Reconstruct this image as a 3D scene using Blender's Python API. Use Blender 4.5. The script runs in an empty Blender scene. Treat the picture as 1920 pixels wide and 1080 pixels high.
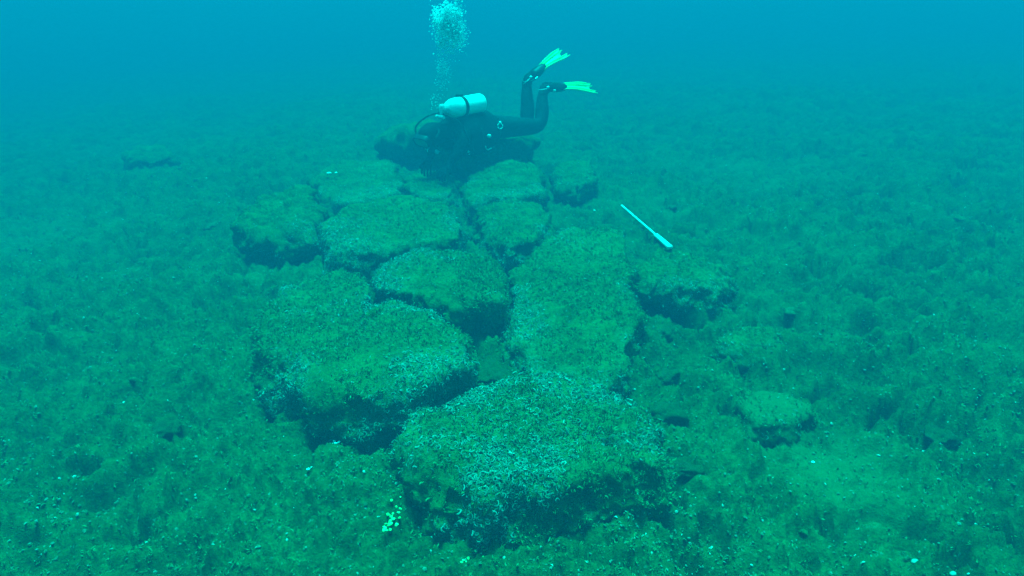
import bpy, bmesh, math, random
import numpy as np
from mathutils import Vector, Matrix

R = math.radians
sc = bpy.context.scene
COL = sc.collection
rng = np.random.default_rng(11)
random.seed(5)

# ------------------------------------------------------------------ camera
cam_d = bpy.data.cameras.new('camera')
cam = bpy.data.objects.new('camera', cam_d)
COL.objects.link(cam)
cam.location = (0, 0, 1.45)
cam.rotation_euler = (R(90 - 22.6), 0, 0)
cam_d.sensor_width = 36
cam_d.lens = 36 * 1251 / 1920
cam_d.clip_start = 0.02
cam_d.clip_end = 500
sc.camera = cam

# ------------------------------------------------------------------ daylight filtered by the water above
SUN_EL = 80
W = bpy.data.worlds.new('World')
sc.world = W
W.use_nodes = True
nt = W.node_tree
bg = nt.nodes['Background']
sky = nt.nodes.new('ShaderNodeTexSky')
sky.sky_type = 'NISHITA'
sky.sun_disc = False
sky.sun_elevation = R(SUN_EL)
sky.sun_rotation = 0
filt = nt.nodes.new('ShaderNodeMix')
filt.data_type = 'RGBA'
filt.blend_type = 'MULTIPLY'
filt.inputs['Factor'].default_value = 1.0
nt.links.new(sky.outputs[0], filt.inputs['A'])
filt.inputs['B'].default_value = (0.0008, 1.0, 0.60, 1)
nt.links.new(filt.outputs['Result'], bg.inputs['Color'])
bg.inputs['Strength'].default_value = 0.10

sun_d = bpy.data.lights.new('sun', 'SUN')
sun = bpy.data.objects.new('sun', sun_d)
COL.objects.link(sun)
sun_d.energy = 3.5
sun_d.angle = R(17)
sun_d.color = (0.0006, 1.0, 0.74)
sun.rotation_euler = (-R(90 - SUN_EL), 0, R(6))
sun.location = (0, 5, 20)

sc.view_settings.view_transform = 'Standard'
sc.view_settings.look = 'None'
sc.view_settings.exposure = 2.3
sc.view_settings.gamma = 1
sc.view_settings.use_curve_mapping = False
sc.render.engine = 'CYCLES'
sc.cycles.use_denoising = True
sc.cycles.max_bounces = 6
sc.cycles.diffuse_bounces = 4
sc.cycles.volume_bounces = 1
sc.cycles.transparent_max_bounces = 64
sc.cycles.caustics_reflective = False
sc.cycles.caustics_refractive = False


# ------------------------------------------------------------------ noise
def _h(ix, iy, iz, seed):
    h = (ix.astype(np.int64) * 374761393 + iy.astype(np.int64) * 668265263 + iz.astype(np.int64) * 2147483647 + seed * 974634777)
    h = (h ^ (h >> 13)) * 1274126177
    h = h & 0x7fffffff
    h = (h ^ (h >> 16)) * 73244475
    return ((h ^ (h >> 15)) & 0xffff) / 65535.0


def vnoise(p, seed=0):
    """smooth value noise, p (n,3) -> -1..1"""
    i = np.floor(p)
    f = p - i
    i = i.astype(np.int64)
    u = f * f * f * (f * (f * 6 - 15) + 10)
    out = 0
    for dx in (0, 1):
        wx = u[:, 0] if dx else 1 - u[:, 0]
        for dy in (0, 1):
            wy = u[:, 1] if dy else 1 - u[:, 1]
            for dz in (0, 1):
                wz = u[:, 2] if dz else 1 - u[:, 2]
                out = out + wx * wy * wz * _h(i[:, 0] + dx, i[:, 1] + dy, i[:, 2] + dz, seed)
    return out * 2 - 1


def fbm(p, octaves=3, seed=0, gain=0.5):
    s, a = 0, 1.0
    for o in range(octaves):
        s = s + a * vnoise(p * (2.03 ** o) + 17.3 * o, seed + o)
        a *= gain
    return s


def worley(x, y, seed=0):
    """distance to the nearest jittered cell point, and that cell's random value"""
    ix, iy = np.floor(x).astype(np.int64), np.floor(y).astype(np.int64)
    best = np.full(x.shape, 9.0)
    val = np.zeros(x.shape)
    z = np.zeros_like(ix)
    for dx in (-1, 0, 1):
        for dy in (-1, 0, 1):
            cx, cy = ix + dx, iy + dy
            px = cx + _h(cx, cy, z, seed)
            py = cy + _h(cx, cy, z + 7, seed)
            d = np.hypot(px - x, py - y)
            m = d < best
            best = np.where(m, d, best)
            val = np.where(m, _h(cx, cy, z + 13, seed), val)
    return best, val


def smooth(a, b, x):
    t = np.clip((x - a) / (b - a), 0, 1)
    return t * t * (3 - 2 * t)


# ------------------------------------------------------------------ mesh helpers
def np_mesh(name, verts, faces, smooth_shade=True):
    """verts (n,3), faces (m,k) with one k"""
    verts = np.asarray(verts, dtype=np.float32)
    faces = np.asarray(faces, dtype=np.int32)
    me = bpy.data.meshes.new(name)
    m, k = faces.shape
    me.vertices.add(len(verts))
    me.vertices.foreach_set('co', verts.ravel())
    me.loops.add(m * k)
    me.loops.foreach_set('vertex_index', faces.ravel())
    me.polygons.add(m)
    me.polygons.foreach_set('loop_start', np.arange(0, m * k, k, dtype=np.int32))
    me.polygons.foreach_set('loop_total', np.full(m, k, dtype=np.int32))
    me.polygons.foreach_set('use_smooth', np.full(m, smooth_shade, dtype=bool))
    me.update(calc_edges=True)
    return me


def link(name, me, mat=None, parent=None, loc=(0, 0, 0), **props):
    o = bpy.data.objects.new(name, me)
    COL.objects.link(o)
    o.location = loc
    if parent:
        o.parent = parent
    if mat is not None and me is not None and len(me.materials) == 0:
        me.materials.append(mat)
    for k, v in props.items():
        o[k] = v
    return o


def empty(name, loc, label, category, group=None):
    o = bpy.data.objects.new(name, None)
    COL.objects.link(o)
    o.location = loc
    o.empty_display_size = 0.1
    o['label'] = label
    o['category'] = category
    if group:
        o['group'] = group
    return o


def attr(me, name, vals):
    a = me.attributes.new(name, 'FLOAT', 'POINT')
    a.data.foreach_set('value', np.asarray(vals, dtype=np.float32))


def tube_mesh(name, pts, rad, n=10, cap=True):
    """smooth tube through pts with a radius (or one per point)"""
    pts = [Vector(p) for p in pts]
    rads = rad if isinstance(rad, (list, tuple)) else [rad] * len(pts)
    bm = bmesh.new()
    rings = []
    up = Vector((0.13, 0.31, 0.94)).normalized()
    for i, p in enumerate(pts):
        t = (pts[min(i + 1, len(pts) - 1)] - pts[max(i - 1, 0)]).normalized()
        a = t.cross(up)
        if a.length < 1e-3:
            a = t.cross(Vector((1, 0, 0)))
        a.normalize()
        b = t.cross(a).normalized()
        rings.append([bm.verts.new(p + (a * math.cos(2 * math.pi * k / n) + b * math.sin(2 * math.pi * k / n)) * rads[i]) for k in range(n)])
    for i in range(len(rings) - 1):
        for k in range(n):
            bm.faces.new((rings[i][k], rings[i][(k + 1) % n], rings[i + 1][(k + 1) % n], rings[i + 1][k]))
    if cap:
        bm.faces.new(rings[0][::-1])
        bm.faces.new(rings[-1])
    bmesh.ops.recalc_face_normals(bm, faces=bm.faces)
    me = bpy.data.meshes.new(name)
    bm.to_mesh(me)
    bm.free()
    me.polygons.foreach_set('use_smooth', [len(p.vertices) == 4 for p in me.polygons])
    return me


def curve_pts(pts, n=14):
    """Catmull-Rom through pts"""
    P = [Vector(p) for p in pts]
    P = [P[0] * 2 - P[1]] + P + [P[-1] * 2 - P[-2]]
    out = []
    for i in range(1, len(P) - 2):
        for j in range(n):
            t = j / n
            a, b, c, d = P[i - 1], P[i], P[i + 1], P[i + 2]
            out.append(0.5 * ((2 * b) + (c - a) * t + (2 * a - 5 * b + 4 * c - d) * t * t + (3 * b - a - 3 * c + d) * t ** 3))
    out.append(P[-2])
    return out


def bm_mesh(name, bm, flat=False):
    bmesh.ops.recalc_face_normals(bm, faces=bm.faces)
    me = bpy.data.meshes.new(name)
    bm.to_mesh(me)
    bm.free()
    if not flat:
        me.polygons.foreach_set('use_smooth', [True] * len(me.polygons))
    return me


# ------------------------------------------------------------------ materials
def mat_new(name):
    m = bpy.data.materials.new(name)
    m.use_nodes = True
    n = m.node_tree.nodes
    return m, n, m.node_tree.links, n['Principled BSDF']


def simple(name, col, rough=0.7, metal=0.0, spec=0.3, vary=0.25, scale=20):
    m, n, l, b = mat_new(name)
    tex = n.new('ShaderNodeTexNoise')
    tex.inputs['Scale'].default_value = scale
    tex.inputs['Detail'].default_value = 4
    co = n.new('ShaderNodeTexCoord')
    l.new(co.outputs['Object'], tex.inputs['Vector'])
    ramp = n.new('ShaderNodeValToRGB')
    ramp.color_ramp.elements[0].position = 0.3
    ramp.color_ramp.elements[1].position = 0.7
    ramp.color_ramp.elements[0].color = tuple(c * (1 - vary) for c in col) + (1,)
    ramp.color_ramp.elements[1].color = tuple(min(1, c * (1 + vary)) for c in col) + (1,)
    l.new(tex.outputs['Fac'], ramp.inputs['Fac'])
    l.new(ramp.outputs['Color'], b.inputs['Base Color'])
    b.inputs['Roughness'].default_value = rough
    b.inputs['Metallic'].default_value = metal
    b.inputs['Specular IOR Level'].default_value = spec
    return m


def ramp_node(n, stops):
    r = n.new('ShaderNodeValToRGB')
    el = r.color_ramp.elements
    while len(el) < len(stops):
        el.new(0.5)
    for e, (p, c) in zip(el, stops):
        e.position = p
        e.color = tuple(c) + (1,) if len(c) == 3 else c
    return r


def noise_node(n, l, vec, scale, detail=5, rough=0.6, dist=0.0):
    t = n.new('ShaderNodeTexNoise')
    t.inputs['Scale'].default_value = scale
    t.inputs['Detail'].default_value = detail
    t.inputs['Roughness'].default_value = rough
    t.inputs['Distortion'].default_value = dist
    l.new(vec, t.inputs['Vector'])
    return t


def mix_node(n, l, fac, a, b):
    m = n.new('ShaderNodeMix')
    m.data_type = 'RGBA'
    for sock, v in ((m.inputs['Factor'], fac), (m.inputs['A'], a), (m.inputs['B'], b)):
        if isinstance(v, (int, float)):
            sock.default_value = v
        elif isinstance(v, tuple):
            sock.default_value = v + (1,)
        else:
            l.new(v, sock)
    return m.outputs['Result']


def math_node(n, l, op, a, b=0.0):
    m = n.new('ShaderNodeMath')
    m.operation = op
    m.use_clamp = False
    for s, v in ((m.inputs[0], a), (m.inputs[1], b)):
        if isinstance(v, (int, float)):
            s.default_value = v
        else:
            l.new(v, s)
    return m.outputs[0]


ALGAE_DARK = (0.017, 0.040, 0.010)
ALGAE_MID = (0.041, 0.091, 0.023)
ALGAE_LIGHT = (0.072, 0.148, 0.041)
SILT = (0.082, 0.150, 0.052)
CRUST = (0.24, 0.27, 0.23)


def algae_ground(name, crust_attr=False):
    """turf algae over rock: blotches, fine grain, pale encrusting patches"""
    m, n, l, b = mat_new(name)
    co = n.new('ShaderNodeTexCoord').outputs['Object']
    big = noise_node(n, l, co, 1.7, 6, 0.62, 0.4)
    mid = noise_node(n, l, co, 9, 6, 0.65, 0.3)
    fine = noise_node(n, l, co, 70, 5, 0.7)
    v = math_node(n, l, 'ADD', math_node(n, l, 'MULTIPLY', big.outputs['Fac'], 0.20),
                  math_node(n, l, 'ADD', math_node(n, l, 'MULTIPLY', mid.outputs['Fac'], 0.36), math_node(n, l, 'MULTIPLY', fine.outputs['Fac'], 0.44)))
    k = 1.22 if crust_attr else 1.0                          # the blocks carry the lusher turf
    base = ramp_node(n, [(0.38, tuple(c * k for c in ALGAE_DARK)), (0.50, tuple(c * k for c in ALGAE_MID)), (0.61, tuple(c * k for c in ALGAE_LIGHT))])
    l.new(v, base.inputs['Fac'])
    col = base.outputs['Color']
    lush = noise_node(n, l, co, 5.5, 4, 0.6, 0.5)
    lr = ramp_node(n, [(0.52, (0, 0, 0)), (0.66, (1, 1, 1))])
    l.new(lush.outputs['Fac'], lr.inputs['Fac'])
    col = mix_node(n, l, math_node(n, l, 'MULTIPLY', lr.outputs['Color'], 0.6 if crust_attr else 0.22), col, (0.05, 0.150, 0.030))
    at = n.new('ShaderNodeAttribute')
    at.attribute_name = 'pale'
    # encrusting grains: bright small specks where 'pale' is high
    vor = n.new('ShaderNodeTexVoronoi')
    vor.inputs['Scale'].default_value = 95
    l.new(co, vor.inputs['Vector'])
    grain = noise_node(n, l, co, 120, 3, 0.7, 1.2)
    g = ramp_node(n, [(0.50, (0, 0, 0)), (0.66, (1, 1, 1))])
    l.new(grain.outputs['Fac'], g.inputs['Fac'])
    sp = noise_node(n, l, co, 60, 2, 0.6)
    s2 = ramp_node(n, [(0.66, (0, 0, 0)), (0.75, (1, 1, 1))])
    l.new(sp.outputs['Fac'], s2.inputs['Fac'])
    if crust_attr:
        col = mix_node(n, l, math_node(n, l, 'MULTIPLY', s2.outputs['Color'], 0.5), col, CRUST)
        f = math_node(n, l, 'MULTIPLY', at.outputs['Fac'], g.outputs['Color'])
        col = mix_node(n, l, f, col, CRUST)
    else:
        col = mix_node(n, l, math_node(n, l, 'MULTIPLY', at.outputs['Fac'], 0.75), col, SILT)
        col = mix_node(n, l, math_node(n, l, 'MULTIPLY', s2.outputs['Color'], 0.55), col, CRUST)
    l.new(col, b.inputs['Base Color'])
    b.inputs['Roughness'].default_value = 0.95
    b.inputs['Specular IOR Level'].default_value = 0.08
    bump = n.new('ShaderNodeBump')
    bump.inputs['Strength'].default_value = 0.85
    bump.inputs['Distance'].default_value = 0.018
    l.new(math_node(n, l, 'ADD', math_node(n, l, 'MULTIPLY', grain.outputs['Fac'], 0.5), fine.outputs['Fac']), bump.inputs['Height'])
    l.new(bump.outputs['Normal'], b.inputs['Normal'])
    return m


def island_mat(name, stops, rough=0.9, spec=0.1):
    m, n, l, b = mat_new(name)
    g = n.new('ShaderNodeNewGeometry')
    r = ramp_node(n, stops)
    l.new(g.outputs['Random Per Island'], r.inputs['Fac'])
    l.new(r.outputs['Color'], b.inputs['Base Color'])
    b.inputs['Roughness'].default_value = rough
    b.inputs['Specular IOR Level'].default_value = spec
    return m


M_SEABED = algae_ground('seabed_algae')
M_ROCK = algae_ground('encrusted_rock', True)
M_TURF = island_mat('algae_blades', [(0.0, (0.056, 0.112, 0.035)), (0.45, (0.080, 0.160, 0.050)), (0.8, (0.096, 0.192, 0.066)), (1.0, (0.144, 0.224, 0.104))])
M_GREEN = island_mat('bright_algae_blades', [(0.0, (0.048, 0.136, 0.024)), (1.0, (0.088, 0.216, 0.040))])
M_TUBES = island_mat('worm_tube_chalk', [(0.0, (0.056, 0.088, 0.048)), (0.5, (0.112, 0.144, 0.104)), (0.9, (0.192, 0.224, 0.184)), (1.0, (0.288, 0.320, 0.272))])
M_FLAKES = island_mat('shell_bits', [(0.0, (0.056, 0.096, 0.044)), (0.6, (0.104, 0.152, 0.088)), (0.93, (0.192, 0.224, 0.168)), (1.0, (0.480, 0.496, 0.448))])
M_WHITE = simple('white_shell', (0.82, 0.83, 0.80), 0.5, vary=0.08)
M_PALE = simple('pale_shell', (0.26, 0.32, 0.27), 0.7, vary=0.2)
M_YELLOW = island_mat('yellow_sponge', [(0.0, (0.35, 0.42, 0.12)), (1.0, (0.75, 0.80, 0.32))])

# ------------------------------------------------------------------ seabed
# smooth silt patches (x, y, radius) and grooves (x0,y0,x1,y1,width,depth)
SILT_SPOTS = [(1.08, 1.80, 0.32), (-3.6, 4.6, 1.0), (2.2, 6.5, 1.0), (0.98, 4.9, 0.5)]
GROOVES = [(-0.98, 2.02, -0.83, 2.34, 0.035, 0.10), (0.70, 2.28, 0.64, 2.60, 0.04, 0.10), (0.78, 2.24, 0.90, 1.98, 0.05, 0.11),
           (-0.62, 1.92, -0.30, 1.86, 0.07, 0.05), (1.42, 1.98, 1.62, 1.90, 0.05, 0.10), (0.46, 1.55, 0.52, 1.30, 0.03, 0.09),
           (2.9, 4.3, 3.6, 3.7, 0.06, 0.10), (2.2, 3.6, 2.7, 3.3, 0.05, 0.08), (1.5, 2.9, 1.9, 2.6, 0.05, 0.09), (2.0, 5.4, 2.6, 5.1, 0.07, 0.10),
           (-1.25, 1.75, -1.1, 1.55, 0.04, 0.09), (-0.95, 1.52, -0.86, 1.34, 0.04, 0.09), (-2.2, 2.9, -1.8, 3.0, 0.04, 0.06), (-2.9, 2.2, -2.4, 2.3, 0.05, 0.06)]


def silt_mask(x, y):
    p = np.stack([x * 0.75, y * 0.75, np.zeros_like(x)], 1)
    m = smooth(0.25, 0.8, fbm(p, 3, 41)) * 0.12
    wob = vnoise(np.stack([x * 4, y * 4, np.zeros_like(x)], 1), 5) * 0.3
    for (a, b, r) in SILT_SPOTS:
        d = np.hypot(x - a, y - b) / r + wob
        m = np.maximum(m, (1 - smooth(0.2, 1.15, d)) * (0.9 if b < 2 else 0.45))
    return m


def ground_z(x, y, fine=True):
    x = np.asarray(x, dtype=float)
    y = np.asarray(y, dtype=float)
    zero = np.zeros_like(x)
    P = lambda s: np.stack([x * s, y * s, zero], 1)
    z = 0.07 * fbm(P(0.45), 2, 3) + 0.045 * fbm(P(1.6), 2, 7)
    ruin = np.exp(-(((x + 0.1) / 1.7) ** 2 + ((y - 2.6) / 2.6) ** 2) ** 2)
    z = z * (1 - 0.75 * ruin) + 0.065 * ruin
    z = z - 0.045 * np.clip(-x - 2.2, 0, 12) + 0.035 * np.clip(x - 1.5, 0, 14)
    if fine:
        s = silt_mask(x, y)
        rough = 1 - 0.8 * s
        wx, wy = x + 0.05 * vnoise(P(7), 21), y + 0.05 * vnoise(P(7), 22)
        d1, v1 = worley(wx / 0.20, wy / 0.20, 2)
        d2, v2 = worley(wx / 0.085, wy / 0.085, 9)
        side = 0.75 + 0.45 * smooth(0.3, 2.0, x)            # rougher rubble to the right
        z = z + rough * side * (0.042 * v1 * (1 - smooth(0.15, 0.8, d1)) + 0.050 * (0.2 + v2) * (1 - smooth(0.1, 0.85, d2)))
        d3, v3 = worley(wx / 0.036, wy / 0.036, 15)
        z = z + (0.3 + 0.7 * rough) * 0.030 * (0.2 + v3) * (1 - smooth(0.1, 0.9, d3))
        z = z + rough * 0.032 * fbm(P(5.2), 3, 31) + (0.35 + 0.65 * rough) * 0.017 * fbm(P(24), 3, 33)
        pit = smooth(-0.1, 0.5, vnoise(P(3.1), 51)) * smooth(0.05, 0.5, vnoise(P(10), 52))
        z = z - rough * (0.075 + 0.045 * smooth(0.4, 1.4, x)) * pit
        ua, va = (x - y) * 0.7071, (x + y) * 0.7071        # scour hollows running with the swell
        sc_ = np.stack([ua * 2.6 + 0.4 * vnoise(P(3), 71), va * 7.5, zero], 1)
        z = z - rough * (0.03 + 0.05 * smooth(0.2, 1.2, x)) * smooth(0.15, 0.55, vnoise(sc_, 72))
        for (x0, y0, x1, y1, w, dep) in GROOVES:
            lx, ly = x1 - x0, y1 - y0
            t = np.clip(((x - x0) * lx + (y - y0) * ly) / (lx * lx + ly * ly), 0, 1)
            dd = np.hypot(x - x0 - t * lx + 0.03 * vnoise(P(14), 61), y - y0 - t * ly)
            z = z - dep * np.exp(-(dd / w) ** 2)
    return z


def build_seabed():
    th = np.concatenate([np.linspace(R(-50), R(50), 600), np.linspace(R(50), R(310), 60)[1:-1]])
    r = np.concatenate([np.geomspace(0.3, 14, 640), np.geomspace(14, 60, 50)[1:]])
    TH, RR = np.meshgrid(th, r)
    x, y = (RR * np.sin(TH)).ravel(), (RR * np.cos(TH)).ravel()
    z = ground_z(x, y)
    nr, nth = RR.shape
    idx = np.arange(nr * nth).reshape(nr, nth)
    nxt = np.roll(idx, -1, axis=1)
    f = np.stack([idx[:-1], nxt[:-1], nxt[1:], idx[1:]], -1).reshape(-1, 4)[:, ::-1]
    me = np_mesh('seabed', np.stack([x, y, z], 1), f)
    # middle disc
    attr(me, 'pale', silt_mask(x, y))
    return link('seabed', me, M_SEABED, kind='structure')


build_seabed()

# ------------------------------------------------------------------ water: one closed box of even density
hz, hn, hl, hb = mat_new('water_haze')
hn.remove(hb)
vol = hn.new('ShaderNodeVolumePrincipled')
vol.inputs['Color'].default_value = (0.125, 0.170, 0.328, 1)
vol.inputs['Density'].default_value = 0.140
vol.inputs['Density Attribute'].default_value = ''
vol.inputs['Anisotropy'].default_value = 0.0
hl.new(vol.outputs[0], hn['Material Output'].inputs['Volume'])
hz.cycles.homogeneous_volume = True
bm = bmesh.new()
bmesh.ops.create_cube(bm, size=1.0)
for v in bm.verts:
    v.co = Vector((v.co.x * 128, v.co.y * 128, -2.6 if v.co.z < 0 else 2.0))
link('haze', bm_mesh('haze', bm, True), hz, kind='stuff')


# ------------------------------------------------------------------ scatter builders (vectorised, one mesh each)
def frames(N):
    up = np.where(np.abs(N[:, 2:3]) < 0.9, np.array([[0, 0, 1.0]]), np.array([[1.0, 0, 0]]))
    T = np.cross(up, N)
    T /= np.linalg.norm(T, axis=1, keepdims=True) + 1e-9
    return T, np.cross(N, T)


def turf_mesh(name, P, N, S, blades=8, spread=0.9, width=0.16):
    """clumps of bent blades: P points, N normals, S blade length"""
    n = len(P)
    P = np.repeat(P, blades, 0)
    N = np.repeat(N, blades, 0)
    S = np.repeat(S, blades) * rng.uniform(0.55, 1.1, n * blades)
    T, B = frames(N)
    a = rng.uniform(0, 2 * np.pi, len(P))[:, None]
    ra = rng.uniform(0, 1, len(P))[:, None] ** 0.5
    D = T * np.cos(a) + B * np.sin(a)
    base = P + D * ra * S[:, None] * 0.75 - N * S[:, None] * 0.05
    a2 = rng.uniform(0, 2 * np.pi, len(P))[:, None]
    D2 = T * np.cos(a2) + B * np.sin(a2)
    sp = rng.uniform(0.1, spread, len(P))[:, None]
    g1 = N + D2 * sp * 0.6
    g2 = N * 0.75 + D2 * sp * 1.5
    sd = np.cross(D2, N) * (S * width)[:, None]
    mid = base + g1 * S[:, None] * 0.55
    tip = mid + g2 * S[:, None] * 0.45
    V = np.stack([base - sd * 0.6, base + sd * 0.6, mid + sd, mid - sd, tip], 1).reshape(-1, 3)
    i = np.arange(len(P))[:, None] * 5
    F = np.concatenate([i + [[0, 1, 2]], i + [[0, 2, 3]], i + [[3, 2, 4]]], 0)
    return np_mesh(name, V, F)


def tubes_mesh(name, P, N, S, seg=5):
    """curled chalky worm tubes lying on a surface"""
    n = len(P)
    T, B = frames(N)
    tilt = rng.normal(0, 0.45, (n, 3))
    N2 = N + tilt
    N2 /= np.linalg.norm(N2, axis=1, keepdims=True)
    T, B = frames(N2)
    a0 = rng.uniform(0, 6.28, n)
    sw = rng.uniform(1.2, 4.5, n) * rng.choice([-1, 1], n)
    t = np.linspace(0, 1, seg)
    ang = a0[:, None] + sw[:, None] * t[None]
    rad = S[:, None] * (1 - 0.35 * t[None])
    dirv = T[:, None, :] * np.cos(ang)[..., None] + B[:, None, :] * np.sin(ang)[..., None]
    c = P[:, None, :] + dirv * rad[..., None] + N[:, None, :] * (S[:, None] * (0.1 + rng.uniform(0, 0.8, n)[:, None] * t[None]))[..., None]
    rt = (S * rng.uniform(0.16, 0.30, n))[:, None, None]
    up = N2[:, None, :]
    ring = np.stack([c - dirv * rt - up * rt * 0.4, c + up * rt * 0.9, c + dirv * rt - up * rt * 0.4], 2)
    V = ring.reshape(-1, 3)
    base = (np.arange(n) * seg * 3)[:, None]
    F = []
    for s in range(seg - 1):
        for k in range(2):
            F.append(base + [[s * 3 + k, s * 3 + k + 1, s * 3 + k + 4, s * 3 + k + 3]])
    return np_mesh(name, V, np.concatenate(F, 0))


def flakes_mesh(name, P, N, S):
    """little domed chips of shell and gravel"""
    n = len(P)
    N = N + rng.normal(0, 0.35, (n, 3))
    N /= np.linalg.norm(N, axis=1, keepdims=True)
    T, B = frames(N)
    a0 = rng.uniform(0, 6.28, n)
    vs = [P + N * S[:, None] * rng.uniform(0.25, 0.6, n)[:, None]]
    el = rng.uniform(0.5, 1.0, n)[:, None]
    for k in range(5):
        a = (a0 + k * 2 * np.pi / 5)[:, None]
        rr = (S * rng.uniform(0.7, 1.15, n))[:, None]
        vs.append(P + (T * np.cos(a) + B * np.sin(a) * el) * rr - N * S[:, None] * 0.1)
    V = np.stack(vs, 1).reshape(-1, 3)
    i = np.arange(n)[:, None] * 6
    F = np.concatenate([i + [[0, 1 + k, 1 + (k + 1) % 5]] for k in range(5)], 0)
    return np_mesh(name, V, F, False)


# ------------------------------------------------------------------ stone blocks
def chaikin(p, it=2, q=0.18):
    p = np.asarray(p, float)
    for _ in range(it):
        nx = np.roll(p, -1, 0)
        p = np.stack([p * (1 - q) + nx * q, p * q + nx * (1 - q)], 1).reshape(-1, 2)
    return p


def block(name, label, outline, top, tilt=(0, 0), edge=0.05, under=0.10, seed=1, nth=260, ntop=46, nside=34,
          tubes=0, turf=0, rough=1.0, base=None, silt=False, batter=0.018, under_from=0.3, crust=1.0, category='stone block', group=None, dome=0.004, round_q=0.07):
    o2 = chaikin(outline, 2, round_q)
    o2 = o2 + (o2 - o2.mean(0)) * 0.015
    c = o2.mean(0)
    q = np.concatenate([o2 + (np.roll(o2, -1, 0) - o2) * t for t in np.linspace(0, 1, 12, endpoint=False)])
    ang = np.arctan2(q[:, 1] - c[1], q[:, 0] - c[0])
    rad = np.hypot(q[:, 1] - c[1], q[:, 0] - c[0])
    od = np.argsort(ang)
    ang, rad = ang[od], rad[od]
    th = np.linspace(-np.pi, np.pi, nth, endpoint=False)
    r = np.interp(th, np.concatenate([ang - 2 * np.pi, ang, ang + 2 * np.pi]), np.tile(rad, 3))
    r = r * (1 + 0.028 * vnoise(np.stack([np.cos(th) * 3, np.sin(th) * 3, np.full_like(th, seed)], 1), seed))
    r = r + min(0.010, 0.03 * r.mean()) * rough * fbm(np.stack([np.cos(th) * 9, np.sin(th) * 9, np.full_like(th, seed)], 1), 2, seed + 2)
    zb = (ground_z([c[0]], [c[1]], False)[0] - 0.10) if base is None else base
    rows = []
    for k in np.linspace(0.02, 1, ntop):
        rows.append(((r - edge) * k, np.full(nth, top + dome * (1 - k * k))))
    for a in np.linspace(0, np.pi / 2, 8)[1:]:
        rows.append((r - edge + edge * np.sin(a), np.full(nth, top - edge + edge * np.cos(a))))
    H = top - edge - zb
    uth = under * (0.6 + 0.6 * vnoise(np.stack([np.cos(th) * 1.6, np.sin(th) * 1.6, np.full_like(th, seed + 9.5)], 1), seed + 3))
    for s in np.linspace(0, 1, nside)[1:]:
        led = min(0.017, 0.05 * r.mean()) * vnoise(np.stack([np.cos(th) * 1.2, np.sin(th) * 1.2, np.full_like(th, s * H * 16 + seed)], 1), seed + 5)
        rows.append((r - uth * max(0, (s - under_from) / (1 - under_from)) ** 0.9 + led * min(1, s * 5) * rough + batter * np.sin(np.pi * min(1, s * 1.05)) ** 0.8, np.full(nth, top - edge - s * H)))
    RR = np.array([a for a, _ in rows])
    ZZ = np.array([b for _, b in rows])
    X = c[0] + RR * np.cos(th)
    Y = c[1] + RR * np.sin(th)
    drop = np.clip((ZZ - zb) / (top - zb), 0, 1)
    ZZ = ZZ + (tilt[0] * (X - c[0]) + tilt[1] * (Y - c[1])) * drop
    G = np.stack([X, Y, ZZ], -1)

    def normals(G):
        du = np.roll(G, -1, 1) - np.roll(G, 1, 1)
        dv = np.gradient(G, axis=0)
        Nn = np.cross(dv, du)
        Nn /= np.linalg.norm(Nn, axis=-1, keepdims=True) + 1e-9
        return Nn
    N = normals(G)
    s = np.sign(N[3, :, 2].mean())
    N = N * s
    p = G.reshape(-1, 3)
    d = rough * (0.030 * fbm(p * 4.2, 2, seed) + 0.016 * fbm(p * 13, 2, seed + 11) + 0.0085 * fbm(p * 34, 2, seed + 21)
                 + 0.005 * vnoise(p * 80, seed + 31))
    side = 1 - smooth(0.3, 0.8, N[..., 2])
    pitd = smooth(0.35, 0.8, vnoise(p * 7.5, seed + 61)) * smooth(0.0, 0.5, vnoise(p * 19, seed + 62))
    d = d - 0.022 * rough * pitd
    G = G + N * (d.reshape(G.shape[:2]) * (0.75 + 0.6 * side))[..., None]
    N = normals(G) * s
    nr = len(rows)
    idx = np.arange(nr * nth).reshape(nr, nth)
    nx = np.roll(idx, -1, 1)
    F = np.stack([idx[:-1], idx[1:], nx[1:], nx[:-1]], -1).reshape(-1, 4)
    # close the centre of the top
    V = np.concatenate([G.reshape(-1, 3), G[0].mean(0)[None]])
    ci = len(V) - 1
    capF = np.stack([np.full(nth, ci), idx[0], nx[0], nx[0]], -1)
    if s < 0:
        F = F[:, ::-1]
        capF = capF[:, ::-1]
    loc = np.array([c[0], c[1], zb])
    me = np_mesh(name, V - loc, F)
    bm = bmesh.new()
    bm.from_mesh(me)
    bm.verts.ensure_lookup_table()
    for j in range(nth):
        bm.faces.new((bm.verts[ci], bm.verts[idx[0][j]], bm.verts[nx[0][j]])).smooth = True
    bmesh.ops.recalc_face_normals(bm, faces=bm.faces)
    bm.to_mesh(me)
    bm.free()
    # encrusted rim and flanks, algae on the middle of the top
    ktop = np.array([min(1.0, i / (ntop - 1)) for i in range(nr)])[:, None]
    depth = np.clip((top - G[..., 2]) / max(0.05, top - zb), 0, 1)
    pn = fbm(G.reshape(-1, 3) * 3.4, 3, seed + 51).reshape(G.shape[:2])
    facing = -np.sin(th)[None] * 0.5 + 0.5                  # shells and worms crowd the open, seaward flank
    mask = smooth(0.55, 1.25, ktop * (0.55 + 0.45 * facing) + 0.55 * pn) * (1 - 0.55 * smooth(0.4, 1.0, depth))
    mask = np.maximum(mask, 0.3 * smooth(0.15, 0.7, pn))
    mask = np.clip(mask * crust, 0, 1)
    attr(me, 'pale', np.concatenate([smooth(.5, .9, N[..., 2]).ravel() if silt else mask.ravel() * 0.85, [float(silt)]]))
    ob = link(name, me, M_SEABED if silt else M_ROCK, loc=loc, label=label, category=category)
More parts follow.
